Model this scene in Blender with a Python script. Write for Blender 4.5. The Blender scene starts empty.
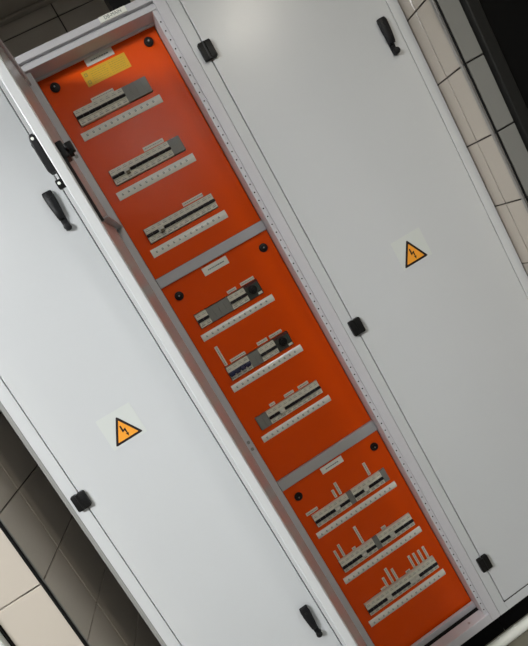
import bpy, bmesh, math, random
from mathutils import Matrix, Vector
random.seed(4)
scene = bpy.context.scene
C = scene.collection
MM = 0.001
R = math.radians

# ------------------------------------------------------------------ camera
ROT = [[0.8510692740639182, -0.18638663266144992, -0.49085752913593733],
       [-0.5082592396916825, -0.0578998039631177, -0.8592555836123879],
       [0.1317332001142707, 0.9807689003359326, -0.14400947233253525]]
cam_d = bpy.data.cameras.new('camera')
cam_d.sensor_fit = 'HORIZONTAL'; cam_d.sensor_width = 36.0
cam_d.lens = 36.0 * 483.44 / 528.0
cam_d.clip_start = 0.02; cam_d.clip_end = 50
cam = bpy.data.objects.new('camera', cam_d); C.objects.link(cam)
m3 = Matrix((ROT[0], [-v for v in ROT[1]], [-v for v in ROT[2]])).transposed()
cam.matrix_world = Matrix.Translation((0.22295, -1.33972, 1.51855)) @ m3.to_4x4()
scene.camera = cam

# ------------------------------------------------------------------ world, exposure
world = bpy.data.worlds.new('world'); scene.world = world
world.use_nodes = True
world.node_tree.nodes['Background'].inputs['Color'].default_value = (0.80, 0.86, 1.0, 1)
world.node_tree.nodes['Background'].inputs['Strength'].default_value = 0.03
vs = scene.view_settings
vs.view_transform = 'Standard'; vs.look = 'None'; vs.gamma = 1.0; vs.use_curve_mapping = False
vs.exposure = 1.55
# strengths of the ceiling lamps (built further down)
LAMP_KEY, LAMP_FILL, LAMP_SPOT = 23.0, 18.0, 48.0

# ------------------------------------------------------------------ materials
MATS = {}
def mat(name, col, rough=0.5, metal=0.0, spec=0.5, bump=0.0, bscale=300.0, var=0.0, vscale=6.0, emit=None, coat=0.0):
    m = bpy.data.materials.new(name); m.use_nodes = True
    nt = m.node_tree; b = nt.nodes['Principled BSDF']
    b.inputs['Base Color'].default_value = (*col, 1)
    b.inputs['Roughness'].default_value = rough
    b.inputs['Metallic'].default_value = metal
    b.inputs['Specular IOR Level'].default_value = spec
    b.inputs['Coat Weight'].default_value = coat
    if bump or var:
        tc = nt.nodes.new('ShaderNodeTexCoord')
    if bump:
        n = nt.nodes.new('ShaderNodeTexNoise'); n.inputs['Scale'].default_value = bscale
        n.inputs['Detail'].default_value = 2
        bp = nt.nodes.new('ShaderNodeBump'); bp.inputs['Strength'].default_value = bump
        bp.inputs['Distance'].default_value = 0.001
        nt.links.new(tc.outputs['Object'], n.inputs['Vector'])
        nt.links.new(n.outputs['Fac'], bp.inputs['Height'])
        nt.links.new(bp.outputs['Normal'], b.inputs['Normal'])
    if var:
        n = nt.nodes.new('ShaderNodeTexNoise'); n.inputs['Scale'].default_value = vscale
        n.inputs['Detail'].default_value = 4
        mx = nt.nodes.new('ShaderNodeMix'); mx.data_type = 'RGBA'
        mx.inputs['A'].default_value = (*[c * (1 - var) for c in col], 1)
        mx.inputs['B'].default_value = (*[min(1, c * (1 + var)) for c in col], 1)
        nt.links.new(tc.outputs['Object'], n.inputs['Vector'])
        nt.links.new(n.outputs['Fac'], mx.inputs['Factor'])
        nt.links.new(mx.outputs['Result'], b.inputs['Base Color'])
    if emit:
        b.inputs['Emission Color'].default_value = (*emit[0], 1)
        b.inputs['Emission Strength'].default_value = emit[1]
    MATS[name] = m
    return m
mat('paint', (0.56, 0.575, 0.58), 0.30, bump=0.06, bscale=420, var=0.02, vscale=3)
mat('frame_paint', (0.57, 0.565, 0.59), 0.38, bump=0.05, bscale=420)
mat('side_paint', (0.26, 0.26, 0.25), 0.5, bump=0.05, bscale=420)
mat('door_inside', (0.58, 0.57, 0.56), 0.26, metal=0.2, bump=0.04, bscale=60, var=0.08, vscale=9)
mat('seam', (0.01, 0.01, 0.01), 0.8, spec=0.1)
mat('orange', (0.80, 0.078, 0.001), 0.20, spec=0.2, bump=0.5, bscale=300, var=0.03, vscale=8)
mat('crossbar', (0.50, 0.51, 0.53), 0.32, metal=0.3)
mat('black_plastic', (0.006, 0.006, 0.006), 0.42, spec=0.25, bump=0.15, bscale=700)
mat('handle_black', (0.006, 0.006, 0.007), 0.48, spec=0.25)
mat('screw', (0.45, 0.45, 0.45), 0.3, metal=1)
mat('breaker_body', (0.72, 0.71, 0.61), 0.42)
mat('breaker_print', (0.27, 0.27, 0.25), 0.6)
mat('toggle_black', (0.008, 0.008, 0.012), 0.45, spec=0.3)
mat('toggle_blue', (0.006, 0.012, 0.06), 0.38)
mat('toggle_white', (0.60, 0.60, 0.54), 0.4)
mat('toggle_brown', (0.11, 0.09, 0.045), 0.4)
mat('blank_grey', (0.215, 0.22, 0.205), 0.5, bump=0.1, bscale=300)
mat('strip', (0.84, 0.84, 0.77), 0.22)
mat('print_dark', (0.09, 0.11, 0.11), 0.6)
mat('print_soft', (0.17, 0.21, 0.20), 0.6)
mat('tag', (0.76, 0.72, 0.61), 0.35)
mat('tag_edge', (0.34, 0.30, 0.25), 0.5)
mat('title', (0.84, 0.85, 0.78), 0.35)
mat('yellow', (0.72, 0.42, 0.012), 0.42)
mat('yellow_print', (0.38, 0.26, 0.03), 0.5)
mat('timer_case', (0.05, 0.055, 0.045), 0.3)
mat('timer_red', (0.11, 0.012, 0.014), 0.4)
mat('timer_glass', (0.05, 0.09, 0.08), 0.12)
mat('sheet', (0.60, 0.625, 0.595), 0.28)
mat('sign_black', (0.012, 0.006, 0.008), 0.4)
mat('sign_orange', (0.84, 0.34, 0.03), 0.4)
mat('tile', (0.48, 0.432, 0.37), 0.16, var=0.05, vscale=4)
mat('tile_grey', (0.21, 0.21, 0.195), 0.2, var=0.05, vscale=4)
mat('grout', (0.055, 0.047, 0.04), 0.8)
mat('grout_light', (0.40, 0.36, 0.30), 0.6)
mat('plaster', (0.18, 0.178, 0.172), 0.8, var=0.05)
mat('soffit', (0.30, 0.265, 0.22), 0.7)
mat('ceiling', (0.36, 0.36, 0.35), 0.9)
mat('floor', (0.15, 0.14, 0.105), 0.45, var=0.25, vscale=25)
mat('trim_black', (0.004, 0.004, 0.004), 0.4, spec=0.2)
mat('trim_steel', (0.34, 0.33, 0.31), 0.3, metal=0.6)
mat('trim_white', (0.66, 0.70, 0.66), 0.35)
mat('black_door', (0.003, 0.003, 0.003), 0.5, spec=0.12)
mat('dark_frame', (0.012, 0.012, 0.011), 0.4, spec=0.3)
mat('plinth', (0.003, 0.003, 0.003), 0.6, spec=0.1)
mat('pvc', (0.66, 0.67, 0.61), 0.35)
mat('zinc', (0.38, 0.39, 0.40), 0.32, metal=0.8)
mat('interior', (0.10, 0.10, 0.10), 0.7)
mat('lamp_white', (0.7, 0.7, 0.7), 0.5)
mat('lamp_key', (0.8, 0.8, 0.8), 0.5, emit=((0.97, 0.985, 1.0), LAMP_KEY))
mat('lamp_fill', (0.8, 0.8, 0.8), 0.5, emit=((1.0, 0.985, 0.97), LAMP_FILL))
mat('lamp_spot', (0.8, 0.8, 0.8), 0.5, emit=((1.0, 0.93, 0.80), LAMP_SPOT))

# ------------------------------------------------------------------ helpers (all sizes in millimetres)
class MB:
    """collects shapes; build() links them as one mesh object"""
    def __init__(self): self.bm = bmesh.new(); self.mats = []
    def mi(self, m):
        if m not in self.mats: self.mats.append(m)
        return self.mats.index(m)
    def face(self, pts, m):
        f = self.bm.faces.new([self.bm.verts.new([c * MM for c in p]) for p in pts]); f.material_index = self.mi(m); return f
    def box(self, x0, x1, y0, y1, z0, z1, m, bevel=0, seg=2):
        i = self.mi(m)
        r = bmesh.ops.create_cube(self.bm, size=1)
        for v in r['verts']:
            v.co = ((x0 + (v.co.x + .5) * (x1 - x0)) * MM, (y0 + (v.co.y + .5) * (y1 - y0)) * MM, (z0 + (v.co.z + .5) * (z1 - z0)) * MM)
        fs = set(f for v in r['verts'] for f in v.link_faces)
        for f in fs: f.material_index = i
        if bevel:
            es = list(set(e for f in fs for e in f.edges))
            b = bmesh.ops.bevel(self.bm, geom=es, offset=bevel * MM, segments=seg, affect='EDGES', profile=.5)
            for f in b['faces']: f.material_index = i
        return self
    def prism(self, poly, axis, a0, a1, m, bevel=0, seg=2):
        """poly: 2D points; axis 'x' -> (y,z) points, 'y' -> (x,z), 'z' -> (x,y); extruded from a0 to a1"""
        i = self.mi(m)
        def P(p, a): return {'x': (a, p[0], p[1]), 'y': (p[0], a, p[1]), 'z': (p[0], p[1], a)}[axis]
        A = [self.bm.verts.new([c * MM for c in P(p, a0)]) for p in poly]
        B = [self.bm.verts.new([c * MM for c in P(p, a1)]) for p in poly]
        fs = [self.bm.faces.new(A), self.bm.faces.new(B[::-1])]
        n = len(poly)
        for k in range(n): fs.append(self.bm.faces.new([A[k], A[(k + 1) % n], B[(k + 1) % n], B[k]]))
        for f in fs: f.material_index = i
        bmesh.ops.recalc_face_normals(self.bm, faces=fs)
        if bevel:
            es = list(set(e for f in fs[:2] for e in f.edges))
            b = bmesh.ops.bevel(self.bm, geom=es, offset=bevel * MM, segments=seg, affect='EDGES', profile=.5)
            for f in b['faces']: f.material_index = i
        return self
    def cyl(self, c, r, axis, a0, a1, m, n=20, r2=None, bevel=0):
        i = self.mi(m); r2 = r if r2 is None else r2
        def P(t, rr, a):
            u, v = c[0] + rr * math.cos(t), c[1] + rr * math.sin(t)
            return {'x': (a, u, v), 'y': (u, a, v), 'z': (u, v, a)}[axis]
        ts = [2 * math.pi * k / n for k in range(n)]
        A = [self.bm.verts.new([q * MM for q in P(t, r, a0)]) for t in ts]
        B = [self.bm.verts.new([q * MM for q in P(t, r2, a1)]) for t in ts]
        fs = [self.bm.faces.new(A), self.bm.faces.new(B[::-1])]
        for k in range(n):
            fs.append(self.bm.faces.new([A[k], A[(k + 1) % n], B[(k + 1) % n], B[k]]))
        for f in fs: f.material_index = i
        bmesh.ops.recalc_face_normals(self.bm, faces=fs)
        if bevel:
            es = list(set(e for f in fs[:2] for e in f.edges))
            b = bmesh.ops.bevel(self.bm, geom=es, offset=bevel * MM, segments=2, affect='EDGES', profile=.5)
            for f in b['faces']: f.material_index = i
        return self
    def build(self, name, parent=None, loc=None, smooth=False):
        me = bpy.data.meshes.new(name); bmesh.ops.recalc_face_normals(self.bm, faces=self.bm.faces)
        self.bm.to_mesh(me); self.bm.free()
        for m in self.mats: me.materials.append(MATS[m])
        if smooth:
            for p in me.polygons: p.use_smooth = True
            me.set_sharp_from_angle(angle=R(40))
        o = bpy.data.objects.new(name, me); C.objects.link(o)
        if parent: o.parent = parent
        if loc: o.location = [c * MM for c in loc]
        return o

def tag(o, label=None, cat=None, group=None, kind=None):
    if label: o['label'] = label
    if cat: o['category'] = cat
    if group: o['group'] = group
    if kind: o['kind'] = kind
    return o
def thing(name, label, cat, loc=(0, 0, 0), group=None):
    o = bpy.data.objects.new(name, None); C.objects.link(o)
    o.location = [c * MM for c in loc]; o.empty_display_size = .02
    return tag(o, label, cat, group)
def copy_part(o, parent):
    c = o.copy(); C.objects.link(c); c.parent = parent; return c
def rrect(x0, x1, z0, z1, r, n=4):
    pts = []
    for cx, cz, a0 in ((x1 - r, z1 - r, 0), (x0 + r, z1 - r, 90), (x0 + r, z0 + r, 180), (x1 - r, z0 + r, 270)):
        for k in range(n + 1):
            a = R(a0 + 90 * k / n); pts.append((cx + r * math.cos(a), cz + r * math.sin(a)))
    return pts

# ================================================================== the setting
ZT, ZB = 2221.0, 100.0            # cabinet top and bottom
XL, XM0, XM1, XR = -295.0, 154.0, 600.0, 1200.0
WALL_Y, SOFFIT_Z, LINTEL_Z = 365.0, 2517.0, 2435.0
NL, NR = -411.0, 1206.0           # side walls of the niche
FL, FR = -105.0, -125.0           # front faces of the walls beside it
RX0, RX1, RY0, RZ1 = -2300.0, 2900.0, -3700.0, 2800.0
GRID = [0, 57] + [57 + 201 * k for k in range(1, 13)] + [SOFFIT_Z]

tag(MB().box(RX0, RX1, RY0, WALL_Y + 60, -40, 0, 'floor').build('floor'), kind='structure')
tag(MB().box(RX0, RX1, RY0, FL, RZ1, RZ1 + 40, 'ceiling').build('ceiling'), kind='structure')
tag(MB().box(RX0 - 60, RX0, RY0, FL, 0, RZ1, 'plaster').build('wall_room_left'), kind='structure')
tag(MB().box(RX1, RX1 + 60, RY0, FR, 0, RZ1, 'plaster').build('wall_room_right'), kind='structure')
tag(MB().box(RX0, RX1, RY0 - 60, RY0, 0, RZ1, 'plaster').build('wall_room_rear'), kind='structure')

TILE_MESH = {}
def tile_obj(w, h, d, parent, kind, tm_='tile'):
    key = (round(w), round(h), kind, tm_)
    if key not in TILE_MESH:
        mb = MB()
        if kind == 'y-': mb.box(0, w, -d, 0, 0, h, tm_, 1.2, 1)
        elif kind == 'x+': mb.box(0, d, 0, w, 0, h, tm_, 1.2, 1)
        elif kind == 'x-': mb.box(-d, 0, 0, w, 0, h, tm_, 1.2, 1)
        o = mb.build('tile', parent); TILE_MESH[key] = o
        return o
    return copy_part(TILE_MESH[key], parent)
def tile_wall(parent, kind, at, us, vs_, g=4.0, d=6.0, m='tile'):
    for a, b in zip(us[:-1], us[1:]):
        for c, e in zip(vs_[:-1], vs_[1:]):
            o = tile_obj(b - a - g, e - c - g, d, parent, kind, m)
            p = (a + g / 2, at, c + g / 2) if kind == 'y-' else (at, a + g / 2, c + g / 2)
            o.location = [q * MM for q in p]
T = 8.0
wb = tag(MB().box(NL, NR, WALL_Y + T, WALL_Y + 60, 0, SOFFIT_Z, 'grout').build('wall_back'), kind='structure')
tile_wall(wb, 'y-', WALL_Y + T, [NL, -234, 66, 366, 666, 966, NR], [v for v in GRID if v > 2000])
wl = tag(MB().box(NL - 60, NL - T, FL + T, WALL_Y + 60, 0, SOFFIT_Z, 'grout').build('wall_left'), kind='structure')
tile_wall(wl, 'x+', NL - T, [FL + 4, 70, WALL_Y], GRID)
wr = tag(MB().box(NR + T, NR + 60, FR + T, WALL_Y + 60, 0, SOFFIT_Z, 'grout').build('wall_right'), kind='structure')
tile_wall(wr, 'x-', NR + T, [FR + 6, -38, 40], GRID)
wfl = tag(MB().box(RX0, NL - T, FL + T, FL + 60, 0, RZ1, 'grout_light').build('wall_front_left'), kind='structure')
tile_wall(wfl, 'y-', FL + T, [-548, NL - 3], GRID)
wfr = tag(MB().box(NR + T, 1276, FR + T, FR + 60, 0, RZ1, 'grout').build('wall_front_right'), kind='structure')
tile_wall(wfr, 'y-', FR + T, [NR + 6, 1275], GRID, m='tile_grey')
# soffit of the niche; unseen lintel, set low to shade the back wall
tag(MB().box(NL - 60, NR + 60, FL + 60, WALL_Y + 60, SOFFIT_Z, SOFFIT_Z + 40, 'soffit')
    .box(NL, NR, WALL_Y - 26, WALL_Y - 2, SOFFIT_Z - 10, SOFFIT_Z, 'soffit', 3).build('ceiling_niche'), kind='structure')
tag(MB().box(NL - T, NR + T, FL + T, FL + 60, LINTEL_Z, RZ1, 'plaster').build('wall_lintel_shade'), kind='structure')
tag(MB().box(1270, RX1, FR + 60, FR + 100, 2150, RZ1, 'plaster').box(2240, RX1, FR + T, FR + 60, 0, 2150, 'plaster').build('wall_far_right'), kind='structure')
# corner trims
tag(MB().box(NL - 6, NL + .5, FL - .5, FL + 6, 0, SOFFIT_Z, 'trim_black', 1).build('trim_1'), kind='structure')
tag(MB().box(NR + 1.5, NR + 6, FR - .5, FR + 5, 0, SOFFIT_Z, 'trim_black', 1).build('trim_2'), kind='structure')
tag(MB().box(NR - 1, NR + 4, FR + 8, FR + 18, 0, SOFFIT_Z, 'trim_steel', 1).build('trim_3'), kind='structure')
tag(MB().box(NL - 4, NL + 1, FL + 8, FL + 13, 0, SOFFIT_Z, 'trim_steel', 1).build('trim_4'), kind='structure')
tag(MB().box(-640, -551, FL - 22, FL + T, 0, 2140, 'trim_white', 3).build('trim_5'), kind='structure')
tag(MB().box(-551, -547, FL - 4, FL + T, 0, 2140, 'trim_black').build('trim_6'), kind='structure')
# black door beside the tiled strip
d1 = tag(MB().box(1316, 2200, FR + 2, FR + 40, 5, 2100, 'black_door', 2).build('door_1'), kind='structure')
MB().box(1276, 1314, FR - 14, FR + 50, 0, 2140, 'dark_frame', 4).box(2202, 2240, FR - 14, FR + 50, 0, 2140, 'dark_frame', 4) \
    .box(1314, 2202, FR - 14, FR + 50, 2102, 2140, 'dark_frame', 4).build('door_frame', d1)
MB().box(1360, 1375, FR - 45, FR - 35, 980, 1100, 'trim_steel', 4).cyl((1367, 1000), 8, 'y', FR - 40, FR + 3, 'trim_steel').cyl((1367, 1080), 8, 'y', FR - 40, FR + 3, 'trim_steel').build('door_handle', d1, smooth=True)

# ================================================================== ceiling lamps
def ceiling_light(x, y, w, l, m, label):
    t = thing('ceiling_light', label, 'ceiling light', (x, y, RZ1 - 60))
    MB().box(-w / 2 - 25, w / 2 + 25, -l / 2 - 25, l / 2 + 25, 12, 60, 'lamp_white', 6).build('housing', t)
    MB().box(-w / 2, w / 2, -l / 2, l / 2, 0, 12, m, 2).build('diffuser', t)
    return t
ceiling_light(-1250, -1900, 700, 900, 'lamp_key', 'large square ceiling light panel over the white cabinets')
ceiling_light(735, -2720, 240, 480, 'lamp_fill', 'oblong ceiling light in front of the open cabinet')
ceiling_light(1440, -1640, 170, 170, 'lamp_spot', 'small warm ceiling light in front of the wide cabinet')

# ================================================================== cabinets
def handle(parent, x, y, zt, flip=1):
    """black swing handle, 108 mm tall, wide at the top and narrow above a round foot; y = door face"""
    h = MB()
    h.prism([(x - 9, zt - 2), (x + 9, zt - 2), (x + 9, zt - 60), (x + 7.5, zt - 106), (x - 7.5, zt - 106), (x - 9, zt - 60)], 'y', y - 5, y, 'handle_black', 1)
    # lever: side profile built as a tapered, arched wedge
    secs = [(0, 12, 4, 13), (-8, 13.5, 4, 16), (-30, 13, 4, 17), (-55, 11, 4, 17), (-70, 9.5, 4, 17), (-76, 8.8, 4, 14)]
    rings = []
    for dz, hw, b, f in secs:
        rings.append([h.bm.verts.new(((x + sx * hw * k) * MM, (y - d) * MM, (zt + dz) * MM)) for sx, d, k in
                      ((-1, b, 1), (-1, f - 3, 1), (-1, f, .6), (1, f, .6), (1, f - 3, 1), (1, b, 1))])
    i = h.mi('handle_black')
    for a, b in zip(rings[:-1], rings[1:]):
        for k in range(6):
            f = h.bm.faces.new((a[k], a[(k + 1) % 6], b[(k + 1) % 6], b[k])); f.material_index = i
    for r_ in (rings[0], rings[-1]):
        f = h.bm.faces.new(r_); f.material_index = i
    h.cyl((x + 1, zt - 99), 9.5, 'y', y - 16, y, 'handle_black', 18, bevel=2)
    h.cyl((y - 10, zt - 99), 3, 'x', x + 10, x + 11, 'title', 12)
    h.cyl((y - 9, zt - 9), 3, 'x', x + 13, x + 14, 'title', 12)
    h.cyl((x, zt - 16), 4, 'y', y - 18, y - 16, 'dark_frame', 12)
    return h.build('handle', parent, smooth=True)
def hinge(parent, xs_, y, zc):
    h = MB()
    h.prism(rrect(xs_ - 18.5, xs_ - 1.2, zc - 24, zc + 24, 4.5), 'y', y - 12, y, 'black_plastic', 1.5)
    h.prism(rrect(xs_ - 0.6, xs_ + 19.5, zc - 24, zc + 24, 4.5), 'y', y - 12, y, 'black_plastic', 1.5)
    h.cyl((xs_ - 1, y - 9), 5, 'z', zc - 23, zc + 23, 'black_plastic', 14)
    return h.build('hinge', parent, smooth=True)
def warning(parent, x0, x1, z0, z1, tri, y):
    w = MB()
    w.prism(rrect(x0, x1, z0, z1, 2), 'y', y - .5, y, 'sheet')
    (ax, az), (bx, bz), (cx, cz) = tri
    gx, gz = (ax + bx + cx) / 3, (az + bz + cz) / 3
    def sc(k, r):
        pts = []
        P = [(gx + (px - gx) * k, gz + (pz - gz) * k) for px, pz in tri]
        for n in range(3):
            p = Vector(P[n]); q = Vector(P[n - 1]); s = Vector(P[(n + 1) % 3])
            pts.append(p + (q - p).normalized() * r); pts.append(p + (p - (q + s) / 2) * 0 + ((q - p).normalized() + (s - p).normalized()) * r * .27); pts.append(p + (s - p).normalized() * r)
        return [tuple(v) for v in pts]
    w.prism(sc(1, 5), 'y', y - .9, y - .5, 'sign_black')
    w.prism(sc(.74, 2), 'y', y - 1.3, y - .9, 'sign_orange')
    S = (bx - cx) / 85
    S = abs(S)
    bolt = [(-2, 21), (-6, 4), (3, 6), (0, -8), (-3.5, -7.2), (2.5, -17), (5.6, -6), (3, -6.8), (9, 11), (0, 8), (4, 21)]
    bolt = [(-6, 19), (-1.5, 19), (-1.5, 5), (6, 8.5), (5, -9), (8, -8), (3, -17), (-.5, -7), (2.2, -8), (1.5, 2.5), (-6, -1.5)]
    w.prism([(gx + u * S, gz + 2 + v * S) for u, v in bolt], 'y', y - 1.6, y - 1.3, 'sign_black')
    return w.build('warning_sign', parent)

def cabinet_shell(t, x0, x1, parts=True):
    """side, top, back and bottom sheets and the black plinth"""
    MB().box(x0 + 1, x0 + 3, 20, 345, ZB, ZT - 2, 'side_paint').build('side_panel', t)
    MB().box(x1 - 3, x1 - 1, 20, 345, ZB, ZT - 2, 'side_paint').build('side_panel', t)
    MB().box(x0 + 3, x1 - 3, 20, 345, ZT - 4, ZT - 2, 'paint').build('top_panel', t)
    MB().box(x0 + 3, x1 - 3, 343, 345, ZB, ZT - 4, 'interior').build('back_panel', t)
    MB().box(x0 + 3, x1 - 3, 20, 343, ZB, ZB + 2, 'interior').build('bottom_panel', t)
    MB().box(x0 + 1, x1 - 1, 42, 340, 0, ZB, 'plinth').build('plinth', t)
def closed_frame(t, x0, x1, m):
    MB().box(x0, x0 + m, 0, 22, ZB, ZT, 'paint', 1.2).build('stile', t)
    MB().box(x1 - m, x1, 0, 22, ZB, ZT, 'paint', 1.2).build('stile', t)
    MB().box(x0 + m, x1 - m, 0, 22, ZT - 31, ZT, 'paint', 1.2).build('header', t)
    MB().box(x0 + m, x1 - m, 0, 22, ZB, ZB + 32, 'paint', 1.2).build('sill', t)
    MB().box(x0 + m - 4, x1 - m + 4, 22.5, 25, ZB + 20, ZT - 20, 'seam').box(x0 + m - 2, x1 - m + 2, .5, 22.6, ZB + 31, ZB + 34.2, 'seam').build('dark_gap_fill', t)  # black sheet and strip stand in for the shade in the door gaps

# ---- left cabinet
M_ = 31.5
tl = thing('electrical_cabinet', 'narrow white cabinet with closed door and two black handles beside the open cabinet', 'cabinet', (0, 0, 0), None)
cabinet_shell(tl, XL, XM0 - 1); closed_frame(tl, XL, XM0 - .6, M_)
dl = MB().box(XL + M_ + 2.6, XM0 - M_ - 3, -0.6, 19, ZB + 36, ZT - 33.6, 'paint', 1.6).build('door', tl)
handle(dl, 82, -.6, 1900); handle(dl, 81, -.6, 534)
for z in (2031, 1163, 297): hinge(dl, XL + M_ - 2.5, -.6, z)
warning(dl, -126, -25, 1231, 1326, ((-74.5, 1310.5), (-116, 1237), (-33, 1238)), -.6)
# grey corner post standing a little behind the front frame
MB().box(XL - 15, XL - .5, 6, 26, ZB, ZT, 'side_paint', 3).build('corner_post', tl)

# ---- right cabinet
tr = thing('electrical_cabinet', 'wide white cabinet with closed door and warning sign beside the tiled wall', 'cabinet')
cabinet_shell(tr, XM1 + 1, XR); closed_frame(tr, XM1 + .6, XR, M_)
dr = MB().box(XM1 + M_ + 3, XR - M_ - 2.4, -0.6, 19, ZB + 36, ZT - 33.6, 'paint', 1.6).build('door', tr)
handle(dr, 1122, -.6, 1901); handle(dr, 1122, -.6, 534)
for z in (2031, 1174, 297): hinge(dr, XM1 + M_ + 1.5, -.6, z)
warning(dr, 845, 948, 1240, 1331, ((894, 1317), (850.5, 1244), (935, 1244)), -.6)

# ---- middle cabinet, open
tm = thing('electrical_cabinet', 'open cabinet with orange cover panels, rows of circuit breakers and its door swung wide', 'cabinet')
cabinet_shell(tm, XM0, XM1)
OX0, OX1, OZ0, OZ1 = 203.0, 556.0, 131.0, 2182.0
MB().box(XM0, 185, 0, 22, ZB, ZT, 'frame_paint', 1.2).box(185, OX0, 12, 66, OZ0, OZ1, 'frame_paint', .8).build('stile', tm)
st = MB().box(569, XM1 - .4, 0, 22, ZB, ZT, 'frame_paint', 1.2).box(OX1, 569, 6, 66, OZ0 - 10, OZ1 + 6, 'frame_paint', .8).build('stile', tm)
hb = MB()
for k in range(81): hb.cyl((562.5, 150 + 25 * k), 2.2, 'y', 5.6, 6.2, 'seam', 8)
tag(hb.build('perforation', st), kind='stuff')
for z in (1975, 1950, 1045, 1022): MB().prism(rrect(189, 198, z - 5, z + 5, 3), 'y', 11.5, 12.2, 'side_paint').build('slot', tm)
MB().box(185, 569, 0, 22, 2203, ZT, 'frame_paint', 1.2).box(185, 569, 10, 22, 2195, 2203, 'frame_paint').box(185, 569, 3, 60, OZ1, 2195, 'frame_paint', 1).build('header', tm)
MB().box(OX0, OX1, 58, 66, 2176.5, OZ1 + 4, 'frame_paint', 1).build('top_lip', tm)
MB().box(185, 569, 0, 36, ZB, OZ0, 'frame_paint', 1.5).build('sill', tm)
MB().cyl((500, 16), 4, 'z', OZ0, OZ0 + 2, 'screw', 12).build('sill_screw', tm)
MB().box(OX0, OX1, 36, 60, ZB, OZ0 - 6, 'seam').build('dark_gap_fill', tm)  # black block at the bottom of the gap behind the sill
MB().box(OX0, OX1, 54, 64, OZ0 - 6, 146, 'frame_paint', 1).build('bottom_lip', tm)

# cover panels with a window for each row
PY = 70.0
PX = 246.0; PW = 18.13
ROWS = [  # z0, z1, x start, modules
    (2029, 2071), (1851, 1894), (1670, 1713), (1391, 1435), (1212, 1256), (1036, 1078), (675, 716), (495, 538), (318, 363)]
def row_x(i): return (PX, PX + 12 * PW) if i < 6 else (242.0, 242.0 + 15 * PW)
def cover(z0, z1, rows, name='cover_panel'):
    x_s, z_s, holes = {204.0, 555.0}, {z0, z1}, []
    for i in rows:
        xa, xb = row_x(i); za, zb = ROWS[i]
        if i == 3: xb = 456
        if i == 4: xb = 459
        h_ = (xa - 1.5, xb + 1.5, za - 1.5, zb + 1.5); holes.append(h_)
        x_s |= set(h_[:2]); z_s |= set(h_[2:])
    x_s, z_s = sorted(x_s), sorted(z_s)
    bm = bmesh.new(); V = {}
    def v(a, b):
        if (a, b) not in V: V[(a, b)] = bm.verts.new((a * MM, PY * MM, b * MM))
        return V[(a, b)]
    for a, b in zip(x_s[:-1], x_s[1:]):
        for c, d in zip(z_s[:-1], z_s[1:]):
            mx, mz = (a + b) / 2, (c + d) / 2
            if any(h[0] < mx < h[1] and h[2] < mz < h[3] for h in holes): continue
            bm.faces.new((v(a, c), v(b, c), v(b, d), v(a, d)))
    r = bmesh.ops.extrude_face_region(bm, geom=bm.faces[:])
    for q in r['geom']:
        if isinstance(q, bmesh.types.BMVert): q.co.y += 2 * MM
    bmesh.ops.recalc_face_normals(bm, faces=bm.faces)
    me = bpy.data.meshes.new(name); bm.to_mesh(me); bm.free(); me.materials.append(MATS['orange'])
    o = bpy.data.objects.new(name, me); C.objects.link(o); o.parent = tm
    return o
p1 = cover(1578, 2185, (0, 1, 2)); p2 = cover(873, 1547, (3, 4, 5)); p3 = cover(140, 838, (6, 7, 8))
PANEL = [p1, p1, p1, p2, p2, p2, p3, p3, p3]
for za, zb in ((1547, 1577), (838, 872)):
    MB().box(204, 556, 61, 72, za, zb, 'crossbar', 1.5).build('crossbar', tm)
def lock_screw(parent, x, z):
    k = MB().cyl((x, z), 13, 'y', PY - 5, PY, 'black_plastic', 24, bevel=1.5)
    k.cyl((x, z), 9.5, 'y', PY - 9, PY - 5, 'black_plastic', 24, r2=9.5, bevel=1.5)
    k.box(x - 6, x + 6, PY - 10, PY - 9, z - 1.2, z + 1.2, 'dark_frame')
    k.cyl((x, z), 2.2, 'y', PY - 11, PY - 9, 'screw', 10)
    return k.build('panel_knob', parent, smooth=True)
for pn, z in ((p1, 2147), (p2, 1505), (p3, 794)):
    for x in (238, 521): lock_screw(pn, x, z)

# title plates
def title_plate(parent, x0, x1, z0, z1):
    t = MB().box(x0, x1, PY - 2.5, PY, z0, z1, 'title', .8)
    zc = (z0 + z1) / 2; a = x0 + 16
    while a < x1 - 18:
        w = random.uniform(3, 7)
        t.box(a, a + w, PY - 2.7, PY - 2.5, zc - 1.6, zc + 1.6, 'print_soft'); a += w + 1.2
    o = t.build('title_plate', parent); return o
title_plate(p1, 341, 423, 2158, 2179); title_plate(p2, 331, 412, 1516, 1540); title_plate(p3, 337, 415, 809, 830)
# yellow notice
yl = MB().box(316, 447, PY - .8, PY, 2111, 2152, 'yellow')
for x0, x1, z0, z1 in ((321, 330, 2137, 2146), (321, 330, 2116, 2126)):
    for q in (0, 1): yl.box(x0 + q * 2.5, x1 - q * 2.5, PY - 1.0 - q * .15, PY - .8, z0 + q * 2.5, z1 - q * 2.5, ('yellow_print', 'yellow')[q])
for col, (xa, xb) in enumerate(((338, 388), (394, 440))):
    for k in range(6):
        a, z = xa, 2144 - 5.4 * k
        while a < xb - 4:
            w = random.uniform(3, 9); w = min(w, xb - a)
            yl.box(a, a + w, PY - .95, PY - .8, z - .5, z + .5, 'yellow_print'); a += w + 2
tag(yl.build('notice_label', p1), 'yellow printed notice')

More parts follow.
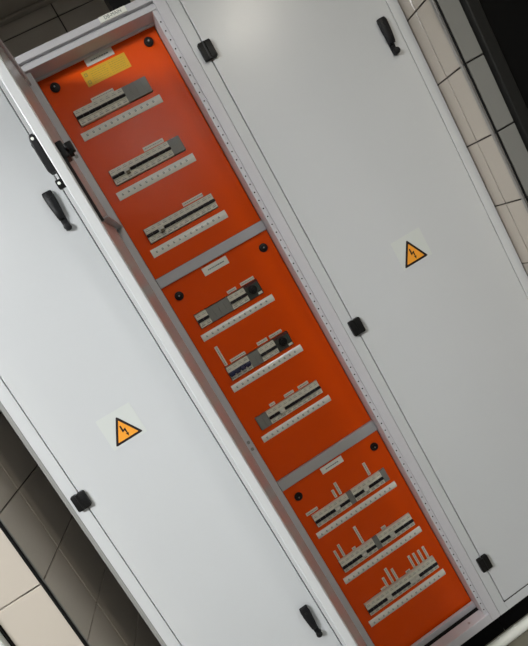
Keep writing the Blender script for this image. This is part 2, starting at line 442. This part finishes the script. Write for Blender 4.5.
# label strips under the rows
SZ = [(1992, 2014), (1811.5, 1835), (1631, 1655), (1354, 1375), (1178, 1200), (998, 1018), (638, 658), (457, 478), (280, 302)]
for i, (za, zb) in enumerate(SZ):
    xa, xb = (232, 475) if i < 6 else (225, 524)
    s = MB(); h = zb - za; n = 7
    prof = [(PY, za)] + [(PY - 2 - 3.0 * math.sin(math.pi * k / (n - 1)), za + h * k / (n - 1)) for k in range(n)] + [(PY, zb)]
    s.prism(prof, 'x', xa, xb, 'strip')
    mods = 12 if i < 6 else 15
    for k in range(mods):
        x = xa + 16 + k * (xb - xa - 30) / (mods - .4)
        s.box(x - 2.6, x + 2.4, PY - 5.25, PY - 4.8, (za + zb) / 2 - 2.7, (za + zb) / 2 + 2.7, 'print_soft')
        s.box(x - .9, x + 2.8, PY - 5.4, PY - 5.2, (za + zb) / 2 - .2, (za + zb) / 2 + 1.6, 'strip')
    s.build('label_strip', PANEL[i], smooth=True)

# small engraved tags above the rows
HT = [(0, 304, 371, 2072.5, 2083), (1, 359, 422, 1897, 1908.5), (2, 377, 442, 1716.5, 1727), (3, 362, 392, 1438.5, 1448), (3, 407, 453, 1439, 1449.5),
      (4, 269, 320, 1260, 1270), (4, 362, 397, 1261, 1272), (4, 404, 447, 1260.5, 1271), (5, 302, 321, 1082, 1092), (5, 354, 388, 1082, 1092), (5, 403, 440, 1082, 1092),
      (6, 229, 271, 722.5, 733), (7, 298, 311, 540.5, 549), (7, 411, 428, 541, 551), (8, 312, 330, 366, 373), (8, 410, 427, 365.5, 373)]
VT = [(4, 248, 258, 1260, 1325), (6, 350, 360, 722, 766), (6, 333, 342, 722, 750), (6, 460, 470, 722, 768), (7, 242.5, 251, 541, 576), (7, 262, 271, 541, 586),
      (7, 334, 343.5, 541, 606), (8, 332, 341, 366, 402), (8, 353, 362.5, 366, 424), (8, 371, 380, 366, 410), (8, 439.5, 448, 366, 413),
      (8, 457.5, 466, 366, 411), (8, 476, 485, 366, 410), (8, 495, 504, 366, 411)]
for i, xa, xb, za, zb in HT + VT:
    t = MB().box(xa, xb, PY - 2.2, PY, za, zb, 'tag', .6, 1)
    if xb - xa > zb - za:
        a = xa + 4
        while a < xb - 5:
            w = random.uniform(2, 5); t.box(a, a + w, PY - 2.4, PY - 2.2, (za + zb) / 2 - .9, (za + zb) / 2 + .9, 'print_soft'); a += w + 1.5
    else:
        a = za + 4
        while a < zb - 5:
            w = random.uniform(2, 5); t.box((xa + xb) / 2 - .9, (xa + xb) / 2 + .9, PY - 2.4, PY - 2.2, a, a + w, 'print_soft'); a += w + 1.5
    t.build('label_tag', PANEL[i])

# name plate on the header
np_ = MB().box(421, 497, -3, 0, 2205, 2220, 'title', 1).build('name_plate', tm)
fc = bpy.data.curves.new('lettering', 'FONT'); fc.body = 'DB-MAIN'; fc.size = 12.0 * MM; fc.extrude = .15 * MM
fc.align_x = 'CENTER'; fc.align_y = 'CENTER'; fc.offset = 0.0
fo = bpy.data.objects.new('lettering_curve', fc); C.objects.link(fo)
bpy.context.view_layer.update()
me = bpy.data.meshes.new_from_object(fo.evaluated_get(bpy.context.evaluated_depsgraph_get()))
bpy.data.objects.remove(fo)
me.materials.clear(); me.materials.append(MATS['print_soft'])
lt = bpy.data.objects.new('lettering', me); C.objects.link(lt); lt.parent = np_
lt.location = (.459, -.0031, 2.2125); lt.rotation_euler = (R(90), 0, 0)

# the open door: built closed in its own frame, hinged on the left, swung out by about 91 degrees
W = 384.0
door = MB().box(0, W, 0, 20, ZB + 33, ZT - 33, 'paint', 2.2).build('door', tm)
door.location = (164 * MM, 0, 0); door.rotation_euler = (0, 0, R(-90.9))
MB().box(8, W - 13, 20, 21.2, ZB + 46, ZT - 46, 'door_inside').build('inner_skin', door)
MB().box(12, W - 30, 21.2, 27, 2140, 2172, 'frame_paint', 1).build('stiffener', door)
handle(door, 350, 0, 1902); handle(door, 350, 0, 534)
for z in (1852, 492):
    lk = MB().box(336, 370, 21, 34, z - 18, z + 16, 'black_plastic', 3)
    lk.box(342, 352, 34, 48, z - 8, z + 14, 'black_plastic', 2).cyl((347, z - 6), 8, 'y', 30, 42, 'black_plastic', 14)
    lk.box(350, 375, 34, 37, z - 5, z + 5, 'black_plastic', 1)
    lk.build('lock_case', door)
MB().box(362, 369, 21, 27, 1704, 1838, 'black_plastic', 1).build('lock_rod', door)
# stay arm from the door to the frame
a, b = Vector((186, -322, 1716)), Vector((195, 14, 1742))
sa = MB().box(-7, 7, -2, 2, 0, (b - a).length, 'zinc', .8).build('door_stay', tm)
sa.location = a * MM; sa.rotation_euler = (b - a).to_track_quat('Z', 'Y').to_euler()

# rails that the breakers clip to
for i, (za, zb) in enumerate(ROWS):
    zc = (za + zb) / 2
    MB().box(206, 553, 112, 119, zc - 17.5, zc + 17.5, 'zinc', .5).build('mounting_rail', tm)

# ================================================================== breakers and other modules
ROWNAME = ['%s row of the %s orange panel' % (q, p_) for p_ in ('upper', 'middle', 'lower') for q in ('top', 'middle', 'lowest')]
ORD = 'first second third fourth fifth sixth seventh eighth ninth tenth eleventh twelfth thirteenth fourteenth fifteenth'.split()
COUNT = [0] * 9
PROTO = {}
def breaker_body(parent, w=17.7, h=42.5, prints=True):
    b = MB(); c = h / 2
    prof = [(50, -c), (50, c), (-3.5, c), (-4.2, c - .8), (-4.2, 7.4), (-7.0, 6.4), (-7.0, -7.6), (-4.2, -8.6), (-4.2, -c + .8), (-3.5, -c)]
    b.prism(prof, 'x', -w / 2, w / 2, 'breaker_body', .35, 1)
    b.box(-w / 2 + 1.0, w / 2 - 1.0, -7.15, -6.9, -4.9, 4.1, 'seam')
    for z, ww, hh in ((17.0, 8, 1.0), (12.6, 11, 1.4), (-12.2, 9, 1.3), (-16.3, 11.5, 2.2)):
        b.box(-ww / 2, ww / 2, -4.35, -4.1, z - hh / 2, z + hh / 2, 'breaker_print')
    return b.build('body', parent)
def toggle(parent, kind):
    b = MB()
    if kind == 'black': b.prism([(-6, -4.4), (-6, 3.6), (-9, 3.2), (-13.5, .4), (-14, -1.6), (-12, -3.6), (-8, -4.4)], 'x', -8.9, 8.9, 'toggle_black', .4, 1)
    elif kind == 'blue':
        b.box(-8.9, 8.9, -7.6, -6, -6.2, 5.2, 'toggle_blue')
        b.box(-3, 3, -19.6, -12, -9.6, -7.0, 'toggle_white', .4, 1)
        b.prism([(-6, -6), (-6, 5), (-9, 4.6), (-12, -1), (-19, -4), (-19, -7.4), (-12, -7.2)], 'x', -6.8, 6.8, 'toggle_blue', .5, 1)
    elif kind == 'white': b.prism([(-6, -8), (-6, 7), (-9, 6.4), (-10.5, 1), (-15, -2), (-15, -5.2), (-10, -8)], 'x', -8.4, 8.4, 'toggle_white', .5, 1)
    elif kind == 'brown':
        b.prism([(-6, -8), (-6, 7), (-8.5, 6.4), (-8.5, -8)], 'x', -8.4, 8.4, 'toggle_white', .4, 1)
        b.prism([(-8, -11), (-8, -1), (-13, -2), (-14, -9)], 'x', -4.6, 5.4, 'toggle_brown', .8)
    return b.build('toggle', parent)
KINDTXT = {'black': 'black toggle', 'blue': 'blue toggle', 'white': 'white toggle', 'brown': 'brown button'}
def place_breaker(i, x, kind):
    za, zb = ROWS[i]
    txt = 'breaker with %s, %s from the open door, %s' % (KINDTXT[kind], ORD[COUNT[i]], ROWNAME[i]); COUNT[i] += 1
    t = thing('circuit_breaker', txt, 'breaker', (x, 66, (za + zb) / 2), 'circuit breakers in the ' + ROWNAME[i])
    if 'body' not in PROTO: PROTO['body'] = breaker_body(t)
    else: copy_part(PROTO['body'], t)
    if kind not in PROTO: PROTO[kind] = toggle(t, kind)
    else: copy_part(PROTO[kind], t)
def blank(i, xa, xb, label):
    za, zb = ROWS[i]; zc = (za + zb) / 2
    n = max(1, round((xb - xa) / PW)); w = (xb - xa) / n
    t = thing('blanking_plate', label, 'cover plate', ((xa + xb) / 2, 66, zc))
    for k in range(n):                       # each module-wide strip can be snapped off
        u = -(xb - xa) / 2 + k * w
        MB().box(u + .1, u + w - .1, -3.4, 8, -21.3, 21.3, 'blank_grey', .3, 1).build('strip', t)
def timer(i, xa, xb, label):
    za, zb = ROWS[i]; h = (zb - za) / 2 - .4; w = (xb - xa) / 2 - .4
    t = thing('rotary_timer', label, 'timer', ((xa + xb) / 2, 66, (za + zb) / 2))
    MB().box(-w, w, -4, 46, -h, h, 'timer_case', 1).build('body', t)
    MB().box(-w, w, -5.5, -3.9, h - 4.5, h, 'timer_red', .5).build('top_band', t)
    d = MB().cyl((-2, 2), 13, 'y', -15, -4, 'black_plastic', 28, bevel=1.5)
    d.box(-4, 0, -19, -15, -8, 12, 'black_plastic', 1).build('dial', t, smooth=True)
    MB().box(w - 9, w - 4, -4.6, -3.9, 0, h - 7, 'timer_glass', .3).build('scale_window', t)
    MB().box(w - 15, w - 1.5, -5, -3.9, -h + 1.5, -h + 8.5, 'title', .4).build('print_label', t)

def X(i, k): return row_x(i)[0] + (k + .5) * PW
for k in range(8): place_breaker(0, X(0, k), 'black')
blank(0, PX + 8 * PW, PX + 12 * PW, 'wide grey blanking plate at the right end of the row under the yellow notice')
for i, n in ((1, 10), (2, 12)):
    for k in range(n): place_breaker(i, X(i, k), 'brown' if k == 2 else 'black')
blank(1, PX + 10 * PW, PX + 12 * PW, 'grey blanking plate ending the middle row of the upper orange panel')
for k in (0, 1, 6, 7, 8): place_breaker(3, X(3, k), 'black')
blank(3, PX + 2 * PW, PX + 6 * PW, 'wide grey blanking plate between breakers, top row of the middle orange panel')
timer(3, PX + 9 * PW, 455.5, 'dark square timer with black dial in the top row of the middle orange panel')
for k in range(4): place_breaker(4, X(4, k), 'blue')
for k in (6, 7, 8): place_breaker(4, X(4, k), 'black')
blank(4, PX + 4 * PW, PX + 6 * PW, 'grey blanking plate beside the blue-toggled breakers')
timer(4, PX + 9 * PW, 458.5, 'dark square timer with black dial in the row of the blue-toggled breakers')
for k in range(2, 12): place_breaker(5, X(5, k), 'white' if k == 4 else 'black')
blank(5, PX, PX + 2 * PW, 'grey blanking plate starting the lowest row of the middle orange panel')
for i in (6, 7, 8):
    for k in range(15):
        if i < 8 and k == 7: blank(i, row_x(i)[0] + 7 * PW, row_x(i)[0] + 8 * PW, 'slim grey blanking strip amid breakers in the ' + ROWNAME[i]); continue
        if i == 6 and k == 14: blank(i, row_x(i)[0] + 14 * PW, row_x(i)[0] + 15 * PW, 'slim grey blanking strip ending the ' + ROWNAME[i]); continue
        place_breaker(i, X(i, k), 'white' if (k in (4, 10) or (i == 8 and k == 9)) else 'black')

# ================================================================== odds and ends
ct = thing('cable_trunking', 'black cable riser rising from the top of the open cabinet to the soffit', 'trunking', (515, 200, ZT))
MB().box(-18, 40, -30, 30, 0, SOFFIT_Z - ZT, 'trim_black', 2).build('duct', ct)
MB().box(-24, 46, -36, 36, -1, 10, 'trim_black', 2).build('flange', ct)
cd = thing('conduit', 'white plastic conduit lying on the floor along the black plinth', 'pipe', (650, 4, 0))
MB().cyl((0, 15), 15, 'x', -560, 540, 'pvc', 20).build('pipe', cd, smooth=True)
for x in (-90, -25, 40, 240, 440): MB().cyl((0, 15), 15.8, 'x', x, x + 6, 'pvc', 20).box(x, x + 6, -2, 2, 29, 36, 'pvc', .6).build('clip', cd)
